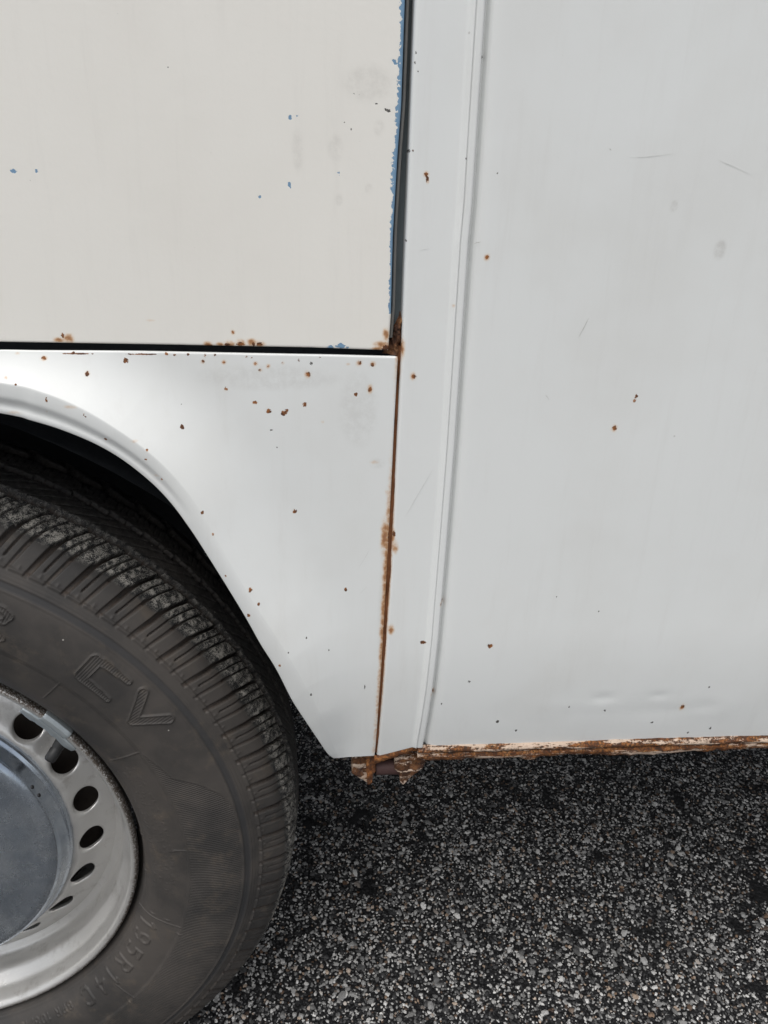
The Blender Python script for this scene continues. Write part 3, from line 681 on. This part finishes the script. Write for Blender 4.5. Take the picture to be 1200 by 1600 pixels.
for pts, wpx, m_ in (([(903, 528), (912, 512), (920, 496)], 1.0, M_scr), ([(1122, 250), (1142, 258), (1174, 273)], 1.0, M_scr_f), ([(983, 246), (1010, 245), (1055, 240)], .8, M_scr_f),
                     ([(632, 810), (650, 778), (676, 734)], 1.0, M_scr_f), ([(560, 888), (570, 872), (579, 856)], .8, M_scr_f), ([(562, 928), (574, 916)], .8, M_scr_f), ([(655, 392), (663, 389), (671, 388)], .9, M_scr_f),
                     ([(740, 381), (745, 379), (752, 378)], .9, M_scr), ([(852, 617), (855, 620), (858, 625)], .8, M_scr), ([(952, 232), (955, 235)], 1.2, M_scr), ([(369, 272), (366, 305)], .7, M_scr_f), ([(382, 304), (400, 303)], .8, M_scr_f)):
    scratch(pts, wpx, m_)

# ---- the rest of the body, outside the picture
box('wheel_well_back', (-.78, .44, .46), (.05, .46, .76), M_under, van)
ta = np.radians(np.linspace(21, 159, 50)); yr = np.array([.024, .10, .2, .3, .44])
rl = .398
V = np.stack([np.broadcast_to((WX + rl * np.cos(ta))[:, None], (50, 5)), np.broadcast_to(yr[None], (50, 5)), np.broadcast_to((WZ + .005 + rl * np.sin(ta) * .98)[:, None], (50, 5))], -1)
mesh_obj('wheel_well_liner', V.reshape(-1, 3), grid_faces(50, 5), M_under, van)
box('floor_pan', (.06, .034, .458), (3.2, 1.84, .50), M_under, van)
box('cab_floor', (-1.12, .46, .44), (.06, 1.84, .50), M_under, van)
box('chassis_rail', (-.9, .50, .36), (3.1, .58, .44), M_under, van)
box('front_bumper', (-1.2, .03, .38), (-1.12, 1.82, .52), M_black, van)
box('nose_panel', (-1.13, .012, .52), (-1.09, 1.85, 1.30), M_panel, van)
box('windscreen', (-1.115, .06, 1.31), (-1.10, 1.80, 1.95), M_glass, van)
box('front_corner_panel', (-1.09, .0, .46), (-.72, .02, 1.95), M_panel, van)
box('roof', (-1.13, .0, 2.151), (3.21, 1.86, 2.20), M_panel, van)
box('pillar_top', (-1.12, .002, 1.955), (.051, .03, 2.15), M_panel, van)
box('far_side_panel', (-1.09, 1.845, .46), (3.2, 1.86, 2.15), M_panel, van)
box('rear_panel', (3.19, .02, .46), (3.21, 1.845, 2.15), M_panel, van)

# ------------------------------------------------------------------ wheel
TP = np.array([(.0620, .1925), (.0560, .1965), (.0450, .2003), (.0350, .2090), (.0290, .222), (.0258, .240), (.0258, .258), (.0288, .277), (.0350, .2915), (.0415, .3025), (.0475, .3105), (.0560, .3165), (.0660, .3197), (.080, .3222), (.098, .3235), (.115, .3240),
               (.132, .3235), (.150, .3222), (.164, .3197), (.174, .3165), (.1825, .3105), (.1885, .3025), (.195, .2915), (.2012, .277), (.2042, .258), (.2042, .240), (.201, .222), (.195, .2090), (.185, .2003), (.174, .1965), (.168, .1925)])

def profile(step_out, step_in, y_split=.125):
    P = resample(TP, np.linspace(0, len(TP) - 1.0001, 3000))
    L = np.concatenate([[0], np.cumsum(np.linalg.norm(np.diff(P, axis=0), axis=1))])
    l_split = np.interp(y_split, P[1300:1700, 0], L[1300:1700])
    l = np.concatenate([np.arange(0, l_split, step_out), np.arange(l_split, L[-1], step_in)])
    y = np.interp(l, L, P[:, 0]); r = np.interp(l, L, P[:, 1])
    dy = np.gradient(y, l); dr = np.gradient(r, l); nn = np.hypot(dy, dr)
    return l, y, r, -dr / nn, dy / nn         # outward normal in (y, r)

GLYPH = {
    '1': (.45, [(0.1, .78, .34, 1), (.34, 1, .34, 0)]),
    '9': (.75, [(.7, .68, .55, .42), (.55, .42, .18, .42), (.18, .42, .05, .6), (.05, .6, .05, .82), (.05, .82, .2, 1), (.2, 1, .52, 1), (.52, 1, .7, .84), (.7, .84, .7, .25), (.7, .25, .52, 0), (.52, 0, .15, .02)]),
    '5': (.75, [(.66, 1, .08, 1), (.08, 1, .06, .56), (.06, .56, .48, .6), (.48, .6, .7, .44), (.7, .44, .7, .18), (.7, .18, .5, 0), (.5, 0, .05, .03)]),
    'R': (.75, [(.06, 0, .06, 1), (.06, 1, .5, 1), (.5, 1, .69, .88), (.69, .88, .69, .64), (.69, .64, .5, .5), (.5, .5, .06, .5), (.38, .5, .70, 0)]),
    '4': (.8, [(.6, 0, .6, 1), (.6, 1, .02, .3), (.02, .3, .78, .3)]),
    'C': (.75, [(.7, .86, .55, 1), (.55, 1, .2, 1), (.2, 1, .05, .82), (.05, .82, .05, .18), (.05, .18, .2, 0), (.2, 0, .55, 0), (.55, 0, .7, .14)]),
    '8': (.72, [(.2, .52, .06, .7), (.06, .7, .06, .86), (.06, .86, .2, 1), (.2, 1, .5, 1), (.5, 1, .64, .86), (.64, .86, .64, .7), (.64, .7, .5, .52), (.5, .52, .2, .52), (.2, .52, .04, .36), (.04, .36, .04, .16), (.04, .16, .2, 0), (.2, 0, .5, 0), (.5, 0, .66, .16), (.66, .16, .66, .36), (.66, .36, .5, .52)]),
    'P': (.72, [(.06, 0, .06, 1), (.06, 1, .5, 1), (.5, 1, .68, .86), (.68, .86, .68, .6), (.68, .6, .5, .46), (.5, .46, .06, .46)]),
    '0': (.72, [(.05, .2, .05, .8), (.05, .8, .2, 1), (.2, 1, .5, 1), (.5, 1, .66, .8), (.66, .8, .66, .2), (.66, .2, .5, 0), (.5, 0, .2, 0), (.2, 0, .05, .2)]),
    '/': (.6, [(.05, 0, .5, 1)]),
    '6': (.72, [(.6, .96, .3, 1), (.3, 1, .05, .7), (.05, .7, .05, .2), (.05, .2, .2, 0), (.2, 0, .5, 0), (.5, 0, .66, .18), (.66, .18, .66, .4), (.66, .4, .5, .56), (.5, .56, .06, .5)]),
}
def seg_d(u, v, a):
    x0, y0, x1, y1 = a[:4]; dx, dy = x1 - x0, y1 - y0
    t = np.clip(((u - x0) * dx + (v - y0) * dy) / (dx * dx + dy * dy + 1e-12), 0, 1)
    return np.hypot(u - x0 - t * dx, v - y0 - t * dy), t

def tyre_field(TH, l, y, r):
    """height of the moulded relief over the carcass, plus masks, on a theta x profile grid (degrees, metres)"""
    n, m = TH.shape; Rr = np.broadcast_to(r, (n, m)); Yy = np.broadcast_to(y, (n, m)); Ll = np.broadcast_to(l, (n, m))
    h = np.zeros((n, m)); low = np.zeros((n, m)); hatch = np.zeros((n, m)); band = np.zeros((n, m)); letter = np.zeros((n, m), np.int32)
    out = Yy < .115
    side = out & (Rr < .296)
    def bumpline(rc, w, amp):
        nonlocal h
        h = h + amp * np.exp(-((Rr - rc) / w) ** 2) * out
    # concentric steps of the sidewall
    h += .0011 * smooth(.2390, .2402, Rr) * side
    bumpline(.2386, .0007, .0007)
    bumpline(.2812, .0006, .0007)
    h -= .0006 * smooth(.2815, .2822, Rr) * smooth(.2868, .2860, Rr) * out
    band = smooth(.2815, .2822, Rr) * smooth(.2868, .2860, Rr) * out
    bumpline(.2872, .0006, .0006); bumpline(.2893, .0006, .0004)
    bumpline(.2135, .0010, .0); bumpline(.2018, .0009, .0007)
    # shoulder blocks
    PITCH = 360 / 69.0
    sh = np.interp(Ll, *SLANT)
    ph = ((TH - 2.95 - sh) / PITCH) % 1.0                     # 0..1 running anticlockwise
    ph = 1 - ph                                               # clockwise, the way the photo reads
    wob = 1.0
    blk_in = .2935
    mm = PITCH / 360 * 2 * np.pi * .315                       # one pitch in metres
    def groove(center, w_side, w_top, r0, depth, r1=.40):
        w = np.where(Yy < .056, w_side, w_top) / mm
        d = np.abs(((ph - center + .5) % 1) - .5)
        return depth * smooth(w * .5 + .0005 / mm, w * .5 - .0002 / mm, d) * smooth(r0 - .0004, r0 + .0006, Rr)
    topz = (Yy > .0)
    in_sh = out & (Yy < .079)
    wide = groove(.02, .0037, .0026, blk_in, .0062)
    wide = wide * np.where(Yy < .056, .30 + .70 * smooth(.293, .313, Rr), 1)
    nar = groove(.53, .0022, .0010, blk_in, .0040) * np.where(Yy < .050, .28 + .3 * smooth(.293, .310, Rr), 1)
    sip = groove(.28, .0008, .0008, .3005, .0032)
    gro = np.maximum(np.maximum(wide, nar), sip) * in_sh
    # the foot of every block ends on a low step
    h += .0009 * smooth(blk_in - .0006, blk_in + .0007, Rr) * out * (Rr < .30)
    h += .0009 * out * (Rr >= .30)
    foot = .0005 * np.exp(-((Rr - blk_in) / .0007) ** 2) * out; h -= foot
    low = np.maximum(low, smooth(.0004, .0022, gro))
    h -= gro
    # circumferential grooves with stepped walls, and sipes across the ribs
    zig = ((ph * 2) % 1.0)
    for yc, w_, dp, sg in ((.0820, .0072, .0070, 1), (.1130, .0075, .0070, -1), (.1470, .0072, .0070, 1)):
        cc = yc + sg * (.0024 * (zig - .5) + .0012 * ((ph > .5) - .5))
        gg = dp * smooth(w_ * .5 + .0007, w_ * .5 - .0004, np.abs(Yy - cc)); h -= gg; low = np.maximum(low, smooth(.001, .004, gg))
    rib = (Yy > .086) & (Yy < .144)
    ps = (((TH + Yy * 260) / PITCH) * 2) % 1.0
    sp = .0030 * smooth(.05, .02, np.abs(ps - .5)) * rib; h -= sp
    ins_ = (Yy >= .151) & (Rr > .3)
    h -= .0055 * smooth(.16, .10, np.abs(((TH - Yy * 150) / PITCH % 1.0) - .5)) * ins_
    wear = smooth(.0490, .0575, Yy + .0014 * fbm(TH * 1.1, Yy * 300, 5, 3)) * (1 - .90 * smooth(.078, .090, Yy)) * (Rr > .30)
    # radially ridged decoration with a wavy upper border
    rw = np.interp(TH, [-400, 9, 12, 14.6, 18.1, 21, 26.2, 29, 400], [.2810, .2810, .2796, .2755, .2637, .2490, .2425, .239, .239])
    z = smooth(.0004, -.0004, Rr - rw) * (Rr > .2402) * side * (TH < 28)
    z = z * smooth(-.0004, .0004, .2806 - Rr)
    hatch = np.maximum(hatch, z); h -= .0004 * z
    h += .0004 * np.exp(-((Rr - rw) / .0007) ** 2) * (TH < 28) * (TH > 9) * side
    # big letters C V (and the R before them)
    def big(strokes, th0, r0, hgt, idx):
        nonlocal h, hatch
        u = np.radians(th0 - TH) * (r0 + hgt * .5) / hgt; v = (Rr - r0) / hgt
        k = (u > -.3) & (u < 1.6) & (v > -.2) & (v < 1.2) & side
        if not k.any(): return
        sd = np.full(u.shape, 9.0)
        for s in strokes:
            d, t = seg_d(u[k], v[k], s); w = s[4] + (s[5] - s[4]) * t
            sd[k] = np.minimum(sd[k], d - w)
        ins = smooth(.012, -.012, sd); rim = np.exp(-((sd + .010) / .028) ** 2)
        h += .0004 * ins + .0008 * rim; hatch = np.maximum(hatch, smooth(-.02, -.05, sd))
        letter[ins > .45] = idx
    HG = .0238
    big([(.17, .22, .17, .80, .20, .20), (.17, .80, .34, .88, .20, .13), (.34, .88, 1.28, .91, .13, .09), (.17, .20, .34, .12, .20, .13), (.34, .12, 1.28, .08, .13, .09)], 46.9, .2504, HG, 1)
    big([(.06, .95, .62, .10, .15, .15), (.62, .10, 1.22, .95, .15, .15)], 37.8, .2504, HG, 2)
    big([(.10, .0, .10, .98, .13, .13), (.1, .92, .8, .92, .09, .09), (.8, .92, 1.04, .78, .09, .12), (1.04, .78, .95, .55, .12, .10), (.95, .55, .1, .46, .09, .09), (.6, .45, 1.12, .02, .12, .12)], 64.6, .2500, .0222, 3)
    # size marking
    def small(ch, th_c, r0, hgt, tk, idx, amp=.0011):
        nonlocal h
        wd, st = GLYPH[ch]
        u = np.radians(th_c - TH) * (r0 + hgt * .5) / hgt + wd * .5; v = (Rr - r0) / hgt
        k = (u > -.3) & (u < 1.2) & (v > -.3) & (v < 1.3) & side
        if not k.any(): return
        sd = np.full(u.shape, 9.0)
        for s in st: sd[k] = np.minimum(sd[k], seg_d(u[k], v[k], s)[0])
        ins = smooth(tk + .05, tk - .05, sd); h += amp * ins; letter[ins > .45] = idx
    for i, (ch, tc) in enumerate((('1', -19.6), ('9', -24.3), ('5', -29.3), ('R', -34.2), ('1', -38.9), ('4', -43.0), ('C', -48.2))): small(ch, tc, .2062, .0128, .085, 4 + i)
    for i, (ch, tc) in enumerate((('8', -53.6), ('P', -55.4), ('R', -57.3), ('1', -59.9), ('0', -61.4), ('8', -63.2), ('/', -64.6), ('1', -65.8), ('0', -67.2), ('6', -69.0))): small(ch, tc, .2085, .0056, .11, 11 + i, .0006)
    # thin moulded box lines and ticks round the marking, vent spews
    def radial_line(th, r0, r1, amp=.0006):
        nonlocal h
        h = h + amp * np.exp(-((np.radians(TH - th) * .22) / .0005) ** 2) * smooth(r0 - .0004, r0 + .0004, Rr) * smooth(r1 + .0004, r1 - .0004, Rr) * side
    for th, a, b in ((-17.2, .2005, .2386), (-40.0, .2192, .2386), (47.6, .2180, .2386), (28.5, .2120, .2386), (3.5, .2270, .2386), (5.0, .199, .203), (-6.0, .199, .203), (80, .2, .238)): radial_line(th, a, b)
    for th, rr_ in ((-16.3, .213), (-16.3, .226), (-39, .2190), (3.2, .2275), (-19, .2386), (-41.5, .2386)):
        h += .0007 * np.exp(-((Rr - rr_) / .0022) ** 2) * np.exp(-((np.radians(TH - th) * .22) / .0006) ** 2) * side
    # rows of small unreadable print near the bead
    for r0 in (.2105, .2155, .2205, .2255):
        txt = smooth(.15, .45, vnoise(TH * 2.6, Rr * 900, int(r0 * 1e4))) * smooth(.0017, .0011, np.abs(Rr - r0))
        h += .00028 * txt * (TH < 26) * (TH > -9) * side
    # little rubber studs on the block feet
    for off in (.30, .76):
        d = np.abs(((ph - off + .5) % 1) - .5) * mm
        h += .0007 * np.exp(-(d / .0010) ** 2 - ((Rr - .2972) / .0010) ** 2) * out
    return h, low, hatch, band, wear, letter

_l, _y, _r, _, _ = profile(.001, .003)
def l_at_y(v): k = (_y < .115) & (_r > .26); return float(np.interp(v, _y[k], _l[k]))
def l_at_r(v): k = (_y < .06) & (_r > .24); return float(np.interp(v, _r[k], _l[k]))
SLANT = ([0, l_at_r(.2935), l_at_r(.3144), l_at_y(.0644), l_at_y(.090), 1.0], [0, 0, -1.3, -2.4, -5.0, -5.0])

def make_tyre(parent, fine=True):
    if fine:
        th = np.concatenate([np.arange(-74, 84, .115), np.arange(84, 286, 1.0)])
        l, y, r, ny, nr = profile(.00085, .0034)
    else:
        th = np.arange(-74, 286, 2.0); l, y, r, ny, nr = profile(.006, .01)
    n, m = len(th), len(l)
    TH = np.broadcast_to(th[:, None], (n, m))
    TH = np.where(TH > 180, TH - 360, TH)
    if fine: h, low, hatch, band, wear, letter = tyre_field(TH, l, y, r)
    else: h = np.zeros((n, m)); low = hatch = band = wear = np.zeros((n, m)); letter = np.zeros((n, m), int)
    a = np.radians(TH)
    rr = r[None] + h * nr[None]; yy = y[None] + h * ny[None]
    z = rr * np.sin(a)
    z = np.where(z < -WZ + .0006, -WZ + .0006, z)                    # flat where it stands on the road
    V = np.stack([rr * np.cos(a), yy, z], -1).reshape(-1, 3)
    F = grid_faces(n, m, wrap_i=True)
    at_ = {'low': low.ravel(), 'hatch': hatch.ravel(), 'band': band.ravel(), 'wear': wear.ravel(), 'ang': a.ravel()}
    lab = np.array([letter.ravel()[F[:, k]] for k in range(4)]); lab = np.where((lab == lab[0]).all(0), lab[0], 0)
    k = lab == 0
    o = mesh_obj('tyre', V, F[k], M_rubber, parent, at_)
    for i in sorted(set(lab[~k])):                                   # every moulded character is a piece of its own
        f = F[lab == i]; used, inv = np.unique(f, return_inverse=True)
        mesh_obj('raised_letter', V[used], inv.reshape(f.shape), M_rubber, parent, {q: np.asarray(w_)[used] for q, w_ in at_.items()})
    return o

def lathe(name, prof, mat, parent, n=220, attrs=None, flip=False):
    prof = np.array(prof); a = np.linspace(0, 2 * np.pi, n + 1)[:-1]
    V = np.stack([prof[None, :, 1] * np.cos(a)[:, None], np.broadcast_to(prof[None, :, 0], (n, len(prof))), prof[None, :, 1] * np.sin(a)[:, None]], -1)
    at_ = {k: np.broadcast_to(np.asarray(v)[None], (n, len(prof))).ravel() for k, v in (attrs or {}).items()}
    return mesh_obj(name, V.reshape(-1, 3), grid_faces(n, len(prof), True, flip), mat, parent, at_)

def curve(pts, per=5):
    p = np.array(pts, float); return resample(p, np.linspace(0, len(p) - 1.0001, (len(p) - 1) * per + 1))

N_HOLES = 22
DISC = curve([(.0700, .1345), (.0665, .1385), (.0675, .1420), (.0715, .1455), (.0765, .1495), (.0815, .1545), (.0850, .1600), (.0880, .1660), (.0915, .1715)], 8)
_dl = np.concatenate([[0], np.cumsum(np.linalg.norm(np.diff(DISC, axis=0), axis=1))])
def disc_at(l): return np.stack([np.interp(l, _dl, DISC[:, 0]), np.interp(l, _dl, DISC[:, 1])], -1)

def make_wheel(name, loc, fine=True, rot=0.0):
    w = bpy.data.objects.new(name, None); w.location = loc; w.rotation_euler = (0, 0, rot); link(w, van)
    make_tyre(w, fine)
    rim_p = curve([(.0560, .1925), (.0500, .1950), (.0460, .1951), (.0436, .1935), (.0440, .1905), (.0475, .1880), (.0540, .1868), (.0600, .1858), (.0650, .1825), (.0700, .1785), (.0760, .1765), (.0815, .1757), (.0850, .1738), (.0875, .1705), (.0905, .1675), (.098, .1655), (.13, .164), (.18, .178)], 4)
    ed = np.interp(rim_p[:, 1], [.1915, .1935], [0, 1])
    lathe('rim', rim_p, M_silver, w, 260 if fine else 60, {'edge': ed}, flip=True)
    # disc with punched holes: one sector per hole
    V, F = [], []
    sec_a = 2 * np.pi / N_HOLES; lh = float(np.interp(.1497, DISC[:, 1], _dl)); hr = .0121; L = _dl[-1]
    base_a = rad(40.9)
    K = 40; ph = np.linspace(0, 2 * np.pi, K + 1)[:-1]
    for i in range(N_HOLES):
        ca = base_a + i * sec_a; b0 = len(V)
        ring = []
        half = sec_a / 2
        for rr_ in (-1, -.5, 0, .07, .22, .5, .75, 1.0):
            for p in ph:
                hx, hy = hr * math.cos(p) / .1497, hr * math.sin(p)
                # point on the sector border along the same direction
                dx, dy = math.cos(p), math.sin(p)
                k1 = half / abs(dx) if abs(dx) > 1e-6 else 9e9
                k2 = ((L - lh) if dy > 0 else lh) / abs(dy) if abs(dy) > 1e-6 else 9e9
                k1 *= .1497
                kk = min(k1, k2); ox, oy = dx * kk / .1497, dy * kk
                if rr_ >= 0:
                    ax, ay = hx + (ox - hx) * rr_, hy + (oy - hy) * rr_; dep = 0.0
                    if rr_ == 0: dep = .0007
                else:
                    ax, ay = hx * .985, hy * .985; dep = .0012 if rr_ == -.5 else .0045
                q = disc_at(lh + ay); a_ = ca + ax
                V.append((q[1] * math.cos(a_), q[0] + dep, q[1] * math.sin(a_)))
        # corners of the sector: move the nearest border vertices onto them
        o0 = b0 + 7 * K
        for cx_, cy_ in ((half, L - lh), (-half, L - lh), (-half, -lh), (half, -lh)):
            pa_ = math.atan2(cy_, cx_ * .1497); j = int(round((pa_ % (2 * np.pi)) / (2 * np.pi) * K)) % K
            q = disc_at(lh + cy_); a_ = ca + cx_; V[o0 + j] = (q[1] * math.cos(a_), q[0], q[1] * math.sin(a_))
        order = [1, 0]
        rows = [0, 1, 2, 3, 4, 5, 6, 7]
        # row 0 is the deep edge, row 1 the mid edge
        for a1, a2 in zip(rows[:-1], rows[1:]):
            for j in range(K):
                j2 = (j + 1) % K; F.append((b0 + a1 * K + j, b0 + a2 * K + j, b0 + a2 * K + j2, b0 + a1 * K + j2))
    mesh_obj('wheel_disc', V, F, M_silver, w, {'edge': np.zeros(len(V))})
    # chromed cap
    cap = curve([(.0415, .0005), (.0418, .040), (.0432, .080), (.0454, .110), (.0456, .1180), (.0454, .1225), (.0461, .1262), (.0482, .1298), (.0515, .1322), (.0560, .1340), (.0605, .1360), (.0635, .1385), (.069, .1385)], 6)
    lathe('hub_cap', cap, M_chrome, w, 200, flip=True)
    if fine:
        for k, a_ in enumerate((26.6, 22.6)):
            aa = rad(a_); q = [.1340, .0530]
            t_ = np.linspace(0, 2 * np.pi, 13)[:-1]
            pts = [(q[0] + .0003, aa)]
            V = []
            for dr_ in (-.0006, .0004):
                for t in t_:
                    y_ = q[1] + .0013 * math.sin(t); r_ = .1322 + (y_ - .0515) * .4 + dr_; b_ = aa + .0017 / .134 * math.cos(t)
                    V.append((r_ * math.cos(b_), y_ - dr_ * .4, r_ * math.sin(b_)))
            F = [tuple(range(12, 24))] + [(i, (i + 1) % 12, 12 + (i + 1) % 12, 12 + i) for i in range(12)]
            mesh_obj('cap_slot', V, F, M_black, w)
    return w
front = make_wheel('wheel', (WX, 0, WZ))
front['label'] = 'front wheel with silver steel rim and worn dusty tyre'
make_wheel('wheel', (2.35, 0, WZ), False)
make_wheel('wheel', (WX, 1.86, WZ), False, math.pi)
make_wheel('wheel', (2.35, 1.86, WZ), False, math.pi)

def sweep(name, sec, t0, t1, n, mat, parent, wob=0.0, seed=0, taper=0.0):
    """closed section (r, y) swept about the axle between two angles"""
    sec = np.array(sec); m = len(sec); V = []
    for i in range(n):
        a = rad(t0 + (t1 - t0) * i / (n - 1)); e = 1 - taper * (1 - min(1, min(i, n - 1 - i) / 3.0))
        c = sec.mean(0)
        for q in sec:
            p = c + (q - c) * e; rr_ = p[0] + wob * float(vnoise(i * .6, q[0] * 3e3, seed))
            V.append((rr_ * math.cos(a), p[1], rr_ * math.sin(a)))
    F = [(i * m + j, i * m + (j + 1) % m, (i + 1) * m + (j + 1) % m, (i + 1) * m + j) for i in range(n - 1) for j in range(m)]
    F += [tuple(range(m))[::-1], tuple((n - 1) * m + j for j in range(m))]
    o = mesh_obj(name, V, F, mat, parent)
    md = o.modifiers.new('bevel', 'BEVEL'); md.width = .0006; md.segments = 2; md.limit_method = 'ANGLE'
    return o
sweep('balance_weight', [(.1800, .0490), (.1800, .0530), (.1868, .0545), (.1880, .0475), (.1862, .0462)], 48.2, 32.2, 26, M_zinc, front, .0005, 3, .25)
clip_sec = [(.1850, .0475), (.1880, .0455), (.1905, .0428), (.1938, .0423), (.1966, .0440), (.1972, .0490), (.1966, .0490), (.1958, .0450), (.1934, .0432), (.1908, .0437), (.1885, .0465), (.1858, .0490)]
sweep('weight_clip', clip_sec, 44.0, 36.6, 10, M_zinc, front)
# rubber valve pointing inwards out of the rim well
va = rad(33.0)
def pol(r, a, y): return Vector((r * math.cos(a), y, r * math.sin(a)))
b0 = pol(.1760, rad(34.0), .0720); tip = pol(.1545, rad(31.2), .0580); ax = (tip - b0).normalized()
ux = ax.cross(Vector((0, 1, 0))).normalized(); uy = ax.cross(ux)
ln = (tip - b0).length
vp = [(0, .0058), (.2, .0050), (.55, .0046), (.60, .0040), (.64, .0047), (.92, .0045), (.98, .0036), (1.0, .0018), (1.0, .0)]
V = []
for s, q in vp:
    for k in range(20):
        t = 2 * math.pi * k / 20; V.append(b0 + ax * ln * s + ux * q * math.cos(t) + uy * q * math.sin(t))
F = [(i * 20 + k, i * 20 + (k + 1) % 20, (i + 1) * 20 + (k + 1) % 20, (i + 1) * 20 + k) for i in range(len(vp) - 1) for k in range(20)]
mesh_obj('valve_stem', [tuple(v) for v in V], F, M_black, front)
# brake drum seen through the holes
lathe('brake_drum', [(.105, .02), (.105, .1500), (.112, .1560), (.17, .1560)], M_drum, front, 90)
